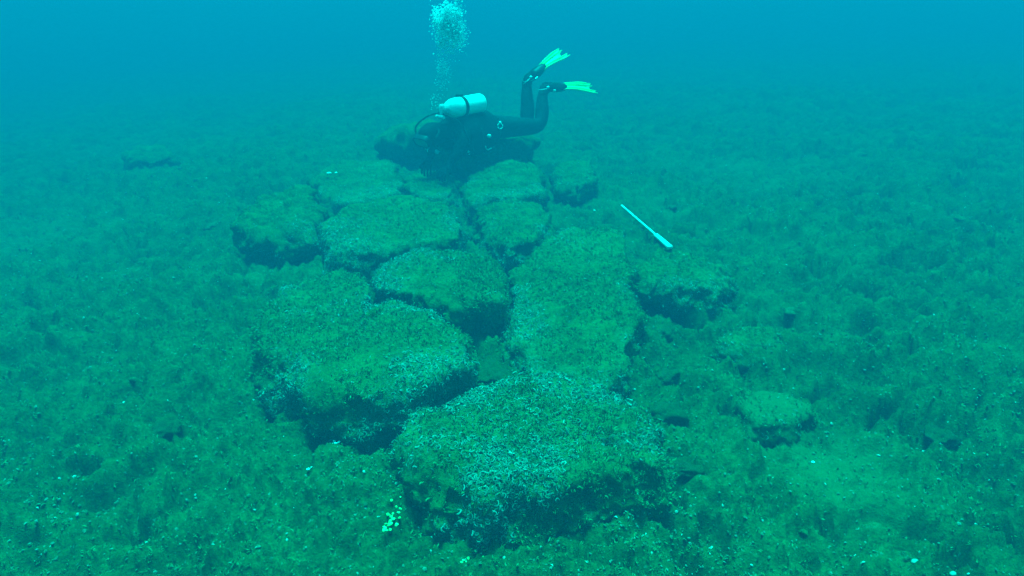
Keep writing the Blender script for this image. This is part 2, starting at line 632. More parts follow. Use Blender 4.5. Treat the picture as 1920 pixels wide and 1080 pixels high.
    if group:
        ob['group'] = group
    # scatter on it
    A = np.linalg.norm(np.cross(np.roll(G, -1, 1) - G, np.gradient(G, axis=0)), axis=-1)

    def pick(wt, n):
        pr = (A * wt).ravel()
        pr = np.clip(pr, 0, None)
        i = rng.choice(len(pr), n, p=pr / pr.sum())
        jit = rng.normal(0, 0.004, (n, 3))
        return G.reshape(-1, 3)[i] + jit - loc, N.reshape(-1, 3)[i]
    if tubes:
        wt = mask ** 1.5 * smooth(-0.15, 0.5, pn + 0.15) + 0.02
        wt = wt * (depth < 0.85)
        P_, N_ = pick(wt, tubes)
        link('worm_tubes', tubes_mesh('worm_tubes', P_, N_, rng.uniform(0.004, 0.010, tubes)), M_TUBES, ob, kind='stuff')
    if turf:
        wt = (1.05 - mask) * (depth < 0.5) * smooth(-0.7, 0.4, vnoise(G.reshape(-1, 3) * 6, seed + 71).reshape(G.shape[:2]))
        P_, N_ = pick(wt + 0.03 * (depth < 0.8), turf)
        link('algae_turf', turf_mesh('algae_turf', P_, N_, rng.uniform(0.006, 0.014, turf), 6), M_TURF, ob, kind='stuff')
    return ob


GB = 'ancient stone blocks of the collapsed structure'
block('stone_block', 'large flat stone block nearest the camera, pale crust along its front and left edges',
      [(-0.39, 1.74), (-0.33, 1.84), (-0.13, 1.99), (0.03, 2.10), (0.25, 2.10), (0.42, 1.96), (0.49, 1.78), (0.45, 1.60), (0.15, 1.51), (-0.10, 1.43), (-0.25, 1.52)],
      0.24, (0.0, -0.01), 0.065, 0.05, 1, 320, 60, 44, tubes=6500, turf=3600, crust=1.2, batter=0.03, under_from=0.6, group=GB)
block('stone_block', 'largest stone block, left of the front one, broad green top and dark left flank',
      [(-1.04, 2.36), (-1.12, 2.98), (-0.89, 3.25), (-0.75, 3.06), (-0.66, 2.74), (-0.42, 2.66), (-0.24, 2.45), (-0.13, 2.18), (-0.17, 2.09), (-0.31, 1.96), (-0.48, 1.88), (-0.68, 1.99), (-0.89, 2.19)],
      0.258, (0.03, -0.03), 0.065, 0.09, 2, 320, 60, 44, tubes=5200, turf=4600, batter=0.012, under_from=0.35, group=GB)
block('stone_block', 'square stone block in the middle of the ruin with dark undercut front',
      [(-0.71, 2.98), (-0.66, 3.14), (-0.46, 3.33), (-0.26, 3.31), (-0.09, 3.14), (-0.05, 2.80), (-0.09, 2.65), (-0.24, 2.64), (-0.46, 2.74), (-0.64, 2.81)],
      0.29, (0.02, 0.01), 0.045, 0.16, 3, 280, 50, 40, tubes=2200, turf=3000, batter=0.0, under_from=0.12, group=GB)
block('stone_block', 'long stone block right of the middle, running away from the camera beside the measuring stick',
      [(-0.03, 3.17), (0.12, 3.47), (0.41, 3.79), (0.65, 3.66), (0.62, 3.19), (0.54, 2.7), (0.46, 2.30), (0.30, 2.14), (0.1, 2.22), (0.0, 2.52)],
      0.235, (0.06, 0.075), 0.06, 0.03, 4, 300, 60, 40, tubes=3000, turf=3600, group=GB, rough=1.15)
block('stone_block', 'wide stone block behind the square tilted one, speckled with pale crust on its front edge',
      [(-1.14, 3.78), (-1.11, 4.21), (-0.73, 4.48), (-0.45, 4.24), (-0.28, 3.78), (-0.29, 3.57), (-0.58, 3.45), (-0.75, 3.32), (-0.99, 3.42)],
      0.275, (0.01, 0.0), 0.055, 0.14, 5, 240, 44, 32, tubes=2600, turf=1800, group=GB)
block('stone_block', 'flat low stone slab at the back left of the ruin, near the diver',
      [(-1.65, 5.4), (-1.58, 6.1), (-1.07, 6.0), (-0.86, 5.3), (-0.86, 4.79), (-1.19, 4.55), (-1.48, 4.94)],
      0.2, (0.02, 0.0), 0.07, 0.10, 6, 220, 40, 26, tubes=900, turf=900, group=GB)
block('stone_block', 'stone block below the diver, right of the long central gap, with rounded top',
      [(-0.39, 4.91), (-0.25, 5.4), (-0.02, 5.6), (0.2, 5.46), (0.26, 4.95), (0.2, 4.57), (-0.2, 4.47), (-0.31, 4.51)],
      0.27, (0.02, 0.01), 0.08, 0.12, 7, 220, 40, 28, tubes=1200, turf=1000, group=GB)
block('stone_block', 'small stone block right of the dark gap, directly behind the long block',
      [(-0.22, 4.33), (-0.07, 4.46), (0.22, 4.4), (0.28, 4.1), (0.16, 3.72), (-0.02, 3.53), (-0.16, 3.82)],
      0.24, (0.02, 0.02), 0.06, 0.10, 8, 220, 40, 28, tubes=1200, turf=1000, group=GB)
block('stone_block', 'small stone block left of the dark gap, beneath the diver\'s head',
      [(-0.9, 5.4), (-0.74, 5.7), (-0.5, 5.48), (-0.42, 4.98), (-0.50, 4.66), (-0.77, 4.9)],
      0.2, (0.0, 0.0), 0.07, 0.10, 9, 180, 32, 24, tubes=600, turf=500, group=GB)
block('boulder', 'dark rounded rock right of the ruin below the diver\'s legs, alone in shade',
      [(0.33, 5.48), (0.47, 5.75), (0.7, 5.7), (0.68, 5.2), (0.5, 5.02), (0.33, 5.1)],
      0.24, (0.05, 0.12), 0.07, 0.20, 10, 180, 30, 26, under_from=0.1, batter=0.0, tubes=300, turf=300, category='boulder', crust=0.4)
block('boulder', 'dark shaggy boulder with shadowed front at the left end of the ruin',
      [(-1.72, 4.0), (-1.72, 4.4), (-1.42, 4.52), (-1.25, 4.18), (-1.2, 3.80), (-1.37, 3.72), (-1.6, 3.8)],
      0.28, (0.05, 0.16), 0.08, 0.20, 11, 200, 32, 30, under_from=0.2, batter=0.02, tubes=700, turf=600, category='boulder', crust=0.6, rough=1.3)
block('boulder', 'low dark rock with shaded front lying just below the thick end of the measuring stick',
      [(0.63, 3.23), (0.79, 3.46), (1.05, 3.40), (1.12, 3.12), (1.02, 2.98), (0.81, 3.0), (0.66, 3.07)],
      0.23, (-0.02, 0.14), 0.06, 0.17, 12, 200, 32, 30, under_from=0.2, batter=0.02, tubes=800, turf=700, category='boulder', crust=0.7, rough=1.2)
block('flat_stone', 'small pale silt-topped stone with dark left side, right of the ruin in the foreground',
      [(0.86, 2.17), (0.95, 2.24), (1.07, 2.23), (1.12, 2.13), (1.03, 2.05), (0.88, 2.03)],
      0.080, (0.0, 0.05), 0.03, 0.03, 13, 160, 26, 18, tubes=60, turf=150, category='stone', crust=0.4, silt=True, rough=0.5)
block('flat_stone', 'low broken stone between the rock under the measuring stick and the pale stone',
      [(0.9, 2.62), (1.07, 2.74), (1.21, 2.7), (1.17, 2.57), (1.03, 2.49), (0.91, 2.52)],
      0.12, (0.0, 0.05), 0.04, 0.07, 14, 160, 26, 18, tubes=150, turf=300, category='stone', crust=0.5, rough=0.6)
block('boulder', 'big hazy dark boulder behind the diver\'s head',
      [(-1.36, 6.75), (-1.30, 7.6), (-0.99, 7.5), (-0.70, 6.72), (-0.74, 6.36), (-1.18, 6.42)],
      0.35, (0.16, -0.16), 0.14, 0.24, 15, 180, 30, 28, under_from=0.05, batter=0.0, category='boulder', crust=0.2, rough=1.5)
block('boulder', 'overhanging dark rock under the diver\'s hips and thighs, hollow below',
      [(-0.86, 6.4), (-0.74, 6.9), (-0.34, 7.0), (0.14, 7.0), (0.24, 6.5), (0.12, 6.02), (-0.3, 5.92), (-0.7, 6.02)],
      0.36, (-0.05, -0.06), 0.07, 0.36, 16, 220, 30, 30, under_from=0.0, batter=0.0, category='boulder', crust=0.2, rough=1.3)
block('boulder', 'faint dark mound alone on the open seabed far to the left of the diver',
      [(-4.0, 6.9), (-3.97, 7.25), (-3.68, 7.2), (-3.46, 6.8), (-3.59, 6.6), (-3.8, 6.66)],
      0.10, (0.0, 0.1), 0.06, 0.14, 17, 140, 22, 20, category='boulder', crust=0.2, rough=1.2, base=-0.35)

# ------------------------------------------------------------------ loose rubble stones
def rubble_mesh(seed):
    bm = bmesh.new()
    bmesh.ops.create_icosphere(bm, subdivisions=4, radius=1.0)
    co = np.array([v.co[:] for v in bm.verts])
    n1 = fbm(co * 1.3, 2, seed) * 0.35 + fbm(co * 4, 2, seed + 3) * 0.14 + fbm(co * 11, 2, seed + 5) * 0.07
    for v, d in zip(bm.verts, n1):
        v.co *= 1 + d
        v.co.z *= 0.62
    me = bm_mesh('rubble_stone', bm)
    attr(me, 'pale', np.clip(0.3 + 0.4 * fbm(co * 2, 2, seed + 8), 0, 1))
    me.materials.append(M_ROCK)
    return me


RUB = [rubble_mesh(s) for s in (3, 14, 25, 36, 47)]


def rubble(x, y, r, label):
    q = np.linspace(0, 6.28, 12)
    z = np.percentile(ground_z(x + r * np.cos(q), y + r * np.sin(q)), 35)
    o = link('rubble_stone', RUB[random.randrange(5)], None, loc=(x, y, z + r * 0.22), label=label, category='stone', group='single stones lying round the ruin')
    o.rotation_euler = (random.uniform(-.25, .25), random.uniform(-.25, .25), random.uniform(0, 6.28))
    o.scale = (r * random.uniform(.9, 1.3), r * random.uniform(.8, 1.1), r * random.uniform(.7, 1.0))
    return o


for (x, y, r, lb) in [
        (-0.07, 2.33, .065, 'small stone wedged between the largest block and the long block'),
        (0.03, 2.17, .050, 'small stone resting against the back edge of the front block'),
        (0.58, 2.10, .065, 'rounded stone at the right end of the front block, below the pale stone'),
        (0.64, 2.42, .060, 'dark stone left of the green algae patch, beside the long block'),
        (0.56, 1.80, .050, 'low stone touching the right corner of the front block'),
        (-0.22, 4.12, .060, 'small stone deep in the dark central gap'),
        (0.74, 2.80, .060, 'stone at the right foot of the long block, just below the shaded rock'),
        (1.52, 1.98, .055, 'dark-sided stone alone on the right seabed, nearest the right edge'),
        (-1.25, 2.02, .045, 'small stone alone on the seabed left of the largest block'),
        (1.30, 2.95, .060, 'stone on the right seabed beyond the low broken stone')]:
    rubble(x, y, r, lb)


def rubble_mass():
    """loose rubble nobody could count, sunk in the seabed all round the ruin"""
    n = 170
    t = rng.uniform(R(-48), R(48), n)
    rr = 1.2 * (9.0 / 1.2) ** rng.uniform(0, 1, n)
    x, y = rr * np.sin(t), rr * np.cos(t)
    k = (silt_mask(x, y) < 0.35) & ~((np.abs(x + .2) < .95) & (y < 4.6)) & (rng.uniform(0, 1, n) < np.where(x > 0, 1, .6))
    x, y, rr = x[k], y[k], rr[k]
    z = np.min([ground_z(x + .035 * math.cos(q), y + .035 * math.sin(q)) for q in (0, 1.57, 3.14, 4.71)], axis=0)
    bm = bmesh.new()
    bmesh.ops.create_icosphere(bm, subdivisions=3, radius=1.0)
    sv = np.array([v.co[:] for v in bm.verts])
    sf = np.array([[v.index for v in f.verts] for f in bm.faces])
    bm.free()
    V, F = [], []
    for i in range(len(x)):
        d = 1 + 0.24 * fbm(sv * 1.4 + i * 3.1, 2, 5) + 0.17 * fbm(sv * 4.5 + i, 2, 8)
        r = rng.uniform(.014, .036) * (.8 + .14 * rr[i])
        a = rng.uniform(0, 6.28)
        q = sv * d[:, None] * np.array([r * rng.uniform(.9, 1.5), r, r * rng.uniform(.3, .5)])
        q = np.stack([q[:, 0] * math.cos(a) - q[:, 1] * math.sin(a), q[:, 0] * math.sin(a) + q[:, 1] * math.cos(a), q[:, 2]], 1)
        V.append(q + np.array([x[i], y[i], z[i] - .05 * r]))
        F.append(sf + i * len(sv))
    me = np_mesh('rubble', np.concatenate(V), np.concatenate(F))
    attr(me, 'pale', np.full(sum(len(v) for v in V), 0.35))
    link('rubble', me, M_ROCK, kind='stuff')


rubble_mass()

# ------------------------------------------------------------------ algae turf and shell chips over the seabed
def ground_points(n, rmin, rmax, power=1.0, half=R(50)):
    u = rng.uniform(0, 1, n)
    r = rmin * (rmax / rmin) ** (u ** power)
    t = rng.uniform(-half, half, n)
    x, y = r * np.sin(t), r * np.cos(t)
    return x, y


def ground_normals(x, y, e=0.01):
    z0 = ground_z(x, y)
    zx = ground_z(x + e, y)
    zy = ground_z(x, y + e)
    N = np.stack([-(zx - z0) / e, -(zy - z0) / e, np.ones_like(x)], 1)
    N[:, :2] *= 0.6
    N /= np.linalg.norm(N, axis=1, keepdims=True)
    return np.stack([x, y, z0], 1), N


x, y = ground_points(25000, 1.0, 9.5)
keep = (rng.uniform(0, 1, len(x)) < 0.35 + 0.65 * smooth(-0.35, 0.35, fbm(np.stack([x * 3, y * 3, x * 0], 1), 2, 81)) * (1 - 0.75 * silt_mask(x, y)))
P_, N_ = ground_points, None
P_, N_ = ground_normals(x[keep], y[keep])
dist = np.hypot(P_[:, 0], P_[:, 1])
S_ = rng.uniform(0.005, 0.0115, len(P_)) * (0.8 + 0.15 * dist)
link('algae_turf', turf_mesh('algae_turf', P_, N_, S_, 7, 1.2, 0.17), M_TURF, kind='stuff')

x, y = ground_points(40000, 1.0, 8.0)
keep = rng.uniform(0, 1, len(x)) < 0.25 + 0.75 * smooth(-0.2, 0.5, fbm(np.stack([x * 2.2, y * 2.2, x * 0], 1), 2, 91))
P_, N_ = ground_normals(x[keep], y[keep])
S_ = rng.uniform(0.0025, 0.0075, len(P_)) * (0.8 + 0.10 * np.hypot(P_[:, 0], P_[:, 1]))
P_[:, 2] += S_ * 0.4
link('shell_fragments', flakes_mesh('shell_fragments', P_, N_, S_), M_FLAKES, kind='stuff')


# ------------------------------------------------------------------ small growths picked out in the photograph
def tuft(x, y, z, r, n, ln, label, mat=M_GREEN, name='algae_tuft', cat='algae'):
    a = rng.uniform(0, 6.28, n)
    q = np.sqrt(rng.uniform(0, 1, n)) * r
    P = np.stack([np.cos(a) * q, np.sin(a) * q * 0.8, 0.25 * (r - q)], 1)
    N = np.stack([np.cos(a) * q / r * 0.7, np.sin(a) * q / r * 0.7, np.ones(n)], 1)
    N /= np.linalg.norm(N, axis=1, keepdims=True)
    return link(name, turf_mesh(name, P, N, rng.uniform(0.6, 1.0, n) * ln, 6, 0.7, 0.10), mat, loc=(x, y, z), label=label, category=cat)


tuft(0.045, 1.99, 0.238, 0.042, 130, 0.035, 'fuzzy olive-green algae tuft on the back of the front stone block')
tuft(0.80, 2.48, 0.02, 0.05, 110, 0.025, 'fuzzy green algae patch in the rubble right of the front block\'s back corner')
tuft(0.30, 1.72, 0.255, 0.02, 40, 0.018, 'tiny pale green algae tuft near the right end of the front stone block', M_TURF)
tuft(-0.55, 2.55, 0.265, 0.06, 130, 0.020, 'low green algae cushion in the middle of the largest block')


def shells(x, y, z, spots, label, mat=M_WHITE, name='white_shell', cat='shell'):
    """a little group of curved valves stuck together"""
    bm = bmesh.new()
    for (dx, dy, r, rz) in spots:
        mtx = Matrix.Translation((dx, dy, r * 0.35)) @ Matrix.Rotation(rz, 4, 'Z') @ Matrix.Rotation(random.uniform(-.5, .5), 4, 'X') @ Matrix.Diagonal((r, r * 0.72, r * 0.4, 1))
        bmesh.ops.create_icosphere(bm, subdivisions=2, radius=1.0, matrix=mtx)
    for v in bm.verts:
        v.co += Vector((random.uniform(-1, 1), random.uniform(-1, 1), random.uniform(-1, 1))) * 0.0008
    o = link(name, bm_mesh(name, bm), mat, loc=(x, y, z), label=label, category=cat)
    if len(spots) > 6:
        o['kind'] = 'stuff'
    return o


gz = lambda x, y: float(ground_z([x], [y])[0])
shells(-0.60, 1.88, gz(-0.60, 1.88) + .012, [(0, 0, .010, .3), (.012, .009, .008, 1.2), (-.004, .016, .007, 2.)], 'bright white shell cluster on the seabed at the foot of the largest block')
shells(-0.66, 1.77, gz(-0.66, 1.77) + .008, [(0, 0, .007, .3), (.008, .012, .005, 1.2)], 'small white shell on the seabed left of the front block')
shells(1.02, 1.86, gz(1.02, 1.86) + .006, [(0, 0, .007, 0)], 'single tiny white shell on the pale silt patch at right')
shells(-0.21, 2.24, 0.268, [(0, 0, .010, .8), (.010, .012, .006, 0)], 'white shell chip on the right rim of the largest block')
shells(-0.40, 2.29, 0.268, [(0, 0, .007, .8), (.004, .03, .006, 0)], 'pair of white shell dots on top of the largest block')
shells(-1.47, 5.3, 0.235, [(0, 0, .022, .5), (.05, .03, .014, 1)], 'pale shell on the flat low slab at the back left')
shells(1.08, 1.37, gz(1.08, 1.37) + .008, [(0, 0, .012, .5)], 'pale rounded shell near the bottom edge right of the front block', M_PALE)
shells(1.15, 1.32, gz(1.15, 1.32) + .008, [(0, 0, .010, .5)], 'second pale rounded shell, nearer the camera right of the front block', M_PALE)
spots = [(random.gauss(0, .012), random.gauss(0, .032), random.uniform(.0035, .007), random.uniform(0, 3)) for _ in range(26)]
shells(-0.335, 1.48, gz(-0.335, 1.48) + .006, spots, 'patch of yellow-white grains on the seabed at the front block\'s left foot', M_YELLOW, 'sponge', 'sponge')
spots = [(random.gauss(0, .02), random.gauss(0, .03), random.uniform(.003, .006), random.uniform(0, 3)) for _ in range(12)]
shells(-0.10, 1.42, gz(-0.10, 1.42) + .006, spots, 'sparse yellowish grains on the seabed under the front block\'s nearest corner', M_YELLOW, 'sponge', 'sponge')

# ------------------------------------------------------------------ measuring stick
A, B = Vector((0.795, 4.70, 0.075)), Vector((0.945, 3.77, 0.075))
A.z = max(gz(A.x * (1 - t) + B.x * t, A.y * (1 - t) + B.y * t) for t in np.linspace(0, 1, 25)) + 0.008
B.z = A.z
ms = empty('measuring_stick', A, 'thin white measuring stick with a thick paddle-like near end, lying right of the ruin', 'measuring stick')
L = (B - A).length
ms.rotation_euler = (0, 0, math.atan2((B - A).y, (B - A).x))
M_STICK = simple('white_painted_stick', (0.80, 0.82, 0.80), 0.45, vary=0.06, scale=6)


def slab_box(name, x0, x1, hy, hz_, bev, mat, parent, taper=1.0):
    bm = bmesh.new()
    bmesh.ops.create_cube(bm, size=1.0)
    for v in bm.verts:
        k = taper if v.co.x < 0 else 1
        v.co = Vector((x0 if v.co.x < 0 else x1, hy * 2 * v.co.y * k, hz_ * 2 * v.co.z))
    bmesh.ops.bevel(bm, geom=bm.edges[:], offset=bev, segments=2, affect='EDGES')
    return link(name, bm_mesh(name, bm, True), mat, parent)


slab_box('rod', 0, L * 0.735, 0.0068, 0.005, 0.002, M_STICK, ms)
slab_box('paddle', L * 0.738, L, 0.018, 0.010, 0.005, M_STICK, ms, 0.8)

# ------------------------------------------------------------------ diver
M_SUIT = simple('black_neoprene', (0.014, 0.015, 0.017), 0.75, spec=0.15, vary=0.3, scale=30)
M_VEST = simple('black_nylon', (0.020, 0.022, 0.026), 0.65, spec=0.2, vary=0.3, scale=60)
M_FIN = simple('yellow_fin_plastic', (0.55, 0.90, 0.32), 0.4, vary=0.08, scale=8)
M_TANK = simple('white_tank_paint', (0.93, 0.94, 0.95), 0.30, spec=0.5, vary=0.04, scale=10)
M_STEEL = simple('bright_steel', (0.88, 0.89, 0.90), 0.35, metal=0.1, vary=0.1)
M_RUB = simple('black_rubber', (0.018, 0.018, 0.02), 0.5, vary=0.2)
M_CLEAR = simple('mask_glass', (0.12, 0.15, 0.17), 0.08, spec=0.8, vary=0.1)
M_SILI = simple('grey_silicone', (0.42, 0.46, 0.48), 0.45, vary=0.1)

BASE = Vector((-0.19, 5.9, 0.30))
diver = empty('person', BASE, 'scuba diver in a black wetsuit hovering head-left over the ruin with knees bent up', 'person')
fwd = Vector((-0.63, -0.77, 0.0)).normalized()      # hips to head
near = Vector((0.77, -0.63, 0.0)).normalized()      # the diver's side facing the camera
UP = Vector((0, 0, 1))
PEL = Vector((-0.19, 5.9, 0.515))


def body():
    V, E, Rr = [], [], []

    def add(p, r, parent=None):
        V.append(Vector(p))
        Rr.append(r if isinstance(r, tuple) else (r, r))
        if parent is not None:
            E.append((parent, len(V) - 1))
        return len(V) - 1
    pel = add(PEL, (.125, .145))
    wa = add(PEL + fwd * .17 + UP * .015, (.118, .14), pel)
    ch = add(PEL + fwd * .36 + UP * .02, (.13, .165), wa)
    cl = add(PEL + fwd * .49 + UP * .025, (.10, .13), ch)
    nk = add(PEL + fwd * .565 + UP * .03, .062, cl)
    h1 = add(PEL + fwd * .635 + UP * .035, .085, nk)
    h2 = add(PEL + fwd * .70 + UP * .03, .105, h1)
    h3 = add(PEL + fwd * .775 + UP * .015, .088, h2)
    add(PEL + fwd * .815 + UP * .005, .05, h3)
    # legs: near and far
    for sgn, knee, ank, ball, toe in ((1, (0.25, 6.0, .505), (.275, 6.20, .80), (.375, 6.28, .812), (.46, 6.33, .805)),
                                      (-1, (.13, 6.15, .49), (.135, 6.33, .865), (.20, 6.37, .925), (.265, 6.41, .965))):
        hp = add(PEL + near * .085 * sgn - fwd * .07 - UP * .01, .105, pel)
        kn = Vector(knee)
        hpv = V[hp]
        th = add(hpv.lerp(kn, .5), .090, hp)
        k = add(kn, .068, th)
        s1 = add(kn.lerp(Vector(ank), .35) + Vector((.012, .012, 0)), .070, k)
        s2 = add(kn.lerp(Vector(ank), .7), .055, s1)
        a = add(ank, .045, s2)
        heel_dir = (Vector(ank) - Vector(ball)).normalized()
        add(Vector(ank) + heel_dir * .03 + UP * .025, .036, a)
        b = add(ball, .043, a)
        add(toe, .032, b)
    # arms reach down in front of the chest to the stones
    for sgn, elb, wr in ((1, (-.44, 5.34, .40), (-.50, 5.22, .335)), (-1, (-.66, 5.56, .42), (-.66, 5.34, .345))):
        sh = add(PEL + fwd * .45 + near * .15 * sgn + UP * .0, .075, cl)
        e0 = add(V[sh].lerp(Vector(elb), .5), .060, sh)
        e = add(elb, .050, e0)
        f = add(Vector(elb).lerp(Vector(wr), .45), .047, e)
        w = add(wr, .031, f)
        d = (Vector(wr) - Vector(elb)).normalized()
        d = (d + Vector((-.25, -.25, -.35))).normalized()
        sd = d.cross(UP).normalized()
        nrm = sd.cross(d).normalized()
        pm = add(Vector(wr) + d * .045, (.030, .022), w)
        pk = add(Vector(wr) + d * .085, (.034, .018), pm)
        for j, (o, ln) in enumerate(((-.033, .066), (-.011, .076), (.011, .072), (.033, .056))):
            k0 = add(Vector(wr) + d * .098 + sd * o, .0105, pk)
            k1 = add(V[k0] + (d * .8 - nrm * .35 + sd * o * 3).normalized() * ln * .55, .0098, k0)
            add(V[k1] + (d * .45 - nrm * .8).normalized() * ln * .5, .0080, k1)
        t0 = add(Vector(wr) + d * .045 + sd * (-.036 * sgn), .0125, pm)
        t1 = add(V[t0] + (d * .6 - sd * .6 * sgn - nrm * .2).normalized() * .034, .0115, t0)
        add(V[t1] + (d * .85 - nrm * .4).normalized() * .028, .0090, t1)
    me = bpy.data.meshes.new('person_cage')
    me.from_pydata([(v - BASE)[:] for v in V], E, [])
    o = bpy.data.objects.new('person_cage', me)
    COL.objects.link(o)
    sk = o.modifiers.new('skin', 'SKIN')
    sk.branch_smoothing = 0.6
    ss = o.modifiers.new('sub', 'SUBSURF')
    ss.levels = 2
    ss.render_levels = 2
    for i, r in enumerate(Rr):
        o.data.skin_vertices[0].data[i].radius = r
        o.data.skin_vertices[0].data[i].use_root = (i == 0)
    dg = bpy.context.evaluated_depsgraph_get()
    dg.update()
    m2 = bpy.data.meshes.new_from_object(o.evaluated_get(dg))
    m2.name = 'body'
    bpy.data.objects.remove(o)
    m2.polygons.foreach_set('use_smooth', [True] * len(m2.polygons))
    m2.materials.clear()
    return link('body', m2, M_SUIT, diver)


body()
W2L = lambda v: Vector(v) - BASE


def oriented(origin, xa, za):
    """matrix whose local x runs along xa and z near za, relative to the diver's base"""
    xa = Vector(xa).normalized()
    ya = Vector(za).cross(xa).normalized()
    z2 = xa.cross(ya)
    m = Matrix((xa, ya, z2)).transposed().to_4x4()
    m.translation = W2L(origin)
    return m


def put(name, me, mat, parent, mtx=None, **props):
    o = link(name, me, mat, parent, **props)
    if mtx is not None:
        o.matrix_local = mtx
    return o


# swim fins: foot pocket, blade with split ribs, heel strap and buckle
def fin(toe, tip, up, label):
    toe, tip = Vector(toe), Vector(tip)
    d = (tip - toe)
    Lb = d.length
    m = oriented(toe - d.normalized() * .10, d, up)
    bm = bmesh.new()
    n = 8
    half = [.036, .041, .047, .054, .061, .067, .071, .071]
    ys = np.linspace(-1, 1, 9)
    rows = []
    for i in range(n):
        x = .135 + (Lb - .035) * i / (n - 1)
        z = -.02 * (i / (n - 1)) ** 2 * 2
        row = []
        for q in ys:
            notch = .035 * (abs(q) < .3) * (i == n - 1)
            tipw = (.025 if (i == n - 1 and abs(q) in (0.5, 1.0)) else 0)
            row.append((x - notch + tipw, q * half[i], z + .006 * math.cos(q * math.pi * 4)))
        rows.append(row)
    vt = [[bm.verts.new((a, b, c + .004)) for a, b, c in r] for r in rows]
    vb = [[bm.verts.new((a, b, c - .004)) for a, b, c in r] for r in rows]
    for i in range(n - 1):
        for j in range(8):
            bm.faces.new((vt[i][j], vt[i + 1][j], vt[i + 1][j + 1], vt[i][j + 1]))
            bm.faces.new((vb[i][j], vb[i][j + 1], vb[i + 1][j + 1], vb[i + 1][j]))
        for j in (0, 8):
            bm.faces.new((vt[i][j], vb[i][j], vb[i + 1][j], vt[i + 1][j]))
    for j in range(8):
        bm.faces.new((vt[0][j], vt[0][j + 1], vb[0][j + 1], vb[0][j]))
        bm.faces.new((vt[n - 1][j], vb[n - 1][j], vb[n - 1][j + 1], vt[n - 1][j + 1]))
    f = put('swim_fin', bm_mesh('swim_fin', bm), M_FIN, diver, m, label=label)
    for q in (-1, -.5, .5, 1):
        pts = [(.10 if abs(q) == 1 else .135, q * half[0] * (1 if abs(q) == 1 else .9), 0)] + [(r[0][0] if i < n - 1 else r[0][0] + .0, q * half[i], r[0][2]) for i, r in enumerate(rows)][1:]
        link('rib', tube_mesh('rib', pts, [.009] * (len(pts) - 2) + [.007, .004], 8), M_FIN, f)
    pk = tube_mesh('foot_pocket', [(-.01, 0, 0), (.03, 0, 0), (.08, 0, -.002), (.13, 0, -.004), (.16, 0, -.006)], [.050, .053, .050, .040, .02], 14)
    for v in pk.vertices:
        v.co.z *= .78
    link('foot_pocket', pk, M_RUB, f)
    st = tube_mesh('heel_strap', curve_pts([(.02, -.052, 0), (-.06, -.050, .012), (-.125, 0, .022), (-.06, .050, .012), (.02, .052, 0)], 6), .007, 8)
    link('heel_strap', st, M_RUB, f)
    bm = bmesh.new()
    bmesh.ops.create_cube(bm, size=1.0, matrix=Matrix.Translation((-.01, -.056, .004)) @ Matrix.Diagonal((.034, .012, .018, 1)))
    bmesh.ops.bevel(bm, geom=bm.edges[:], offset=.003, segments=2, affect='EDGES')
    link('buckle', bm_mesh('buckle', bm, True), M_STEEL, f)
    return f


fin((.45, 6.33, .805), (.765, 6.52, .797), Vector((-.15, -.62, .75)), 'yellow-green swim fin pointing level to the right')
fin((.26, 6.40, .955), (.465, 6.54, 1.108), Vector((-.45, -.75, .45)), 'yellow-green swim fin raised up and to the right')

# ankle clips: a pale cord and knob above each ankle
for pts in ([(.235, 6.14, .795), (.27, 6.13, .80), (.31, 6.15, .805)], [(.10, 6.27, .835), (.135, 6.265, .858), (.16, 6.28, .88)]):
    w = put('ankle_strap', tube_mesh('ankle_strap', [W2L(p) for p in pts], .006, 8), M_SILI, diver)
    bm = bmesh.new()
    bmesh.ops.create_icosphere(bm, subdivisions=2, radius=.014, matrix=Matrix.Translation(W2L(pts[-1]) + Vector((.01, -.01, .014))))
    link('clip', bm_mesh('clip', bm), M_STEEL, w)


# buoyancy vest: a shell round the torso, open at the hips
def vest():
    bm = bmesh.new()
    rings = []
    prof = [(.03, .150, .140), (.08, .170, .170), (.20, .185, .190), (.34, .200, .195), (.43, .195, .175), (.50, .165, .135), (.53, .13, .10)]
    for (s, w, h) in prof:
        c = PEL + fwd * s + UP * (-.020 + .01 * s)
        rings.append([bm.verts.new(W2L(c + near * w * math.cos(a) * (1 + .03 * math.cos(5 * a)) + UP * h * math.sin(a))) for a in np.linspace(0, 2 * math.pi, 25)[:-1]])
    for i in range(len(rings) - 1):
        for k in range(24):
            bm.faces.new((rings[i][k], rings[i][(k + 1) % 24], rings[i + 1][(k + 1) % 24], rings[i + 1][k]))
    bmesh.ops.solidify(bm, geom=bm.faces[:], thickness=.012)
    return put('buoyancy_vest', bm_mesh('buoyancy_vest', bm), M_VEST, diver)


vst = vest()


def ball(name, p, r, mat, parent, sc3=(1, 1, 1)):
    bm = bmesh.new()
    bmesh.ops.create_icosphere(bm, subdivisions=2, radius=r, matrix=Matrix.Translation(W2L(p)) @ Matrix.Diagonal((*sc3, 1)))
    return link(name, bm_mesh(name, bm), mat, parent)


def ring(name, p, r, t, mat, parent, axis=Vector((.3, -.9, .3))):
    ax = axis.normalized()
    a = ax.cross(UP).normalized()
    b = ax.cross(a)
    pts = [W2L(Vector(p) + (a * math.cos(q) + b * math.sin(q)) * r) for q in np.linspace(0.3, 2 * math.pi - .1, 20)]
    return link(name, tube_mesh(name, pts, t, 6), mat, parent)


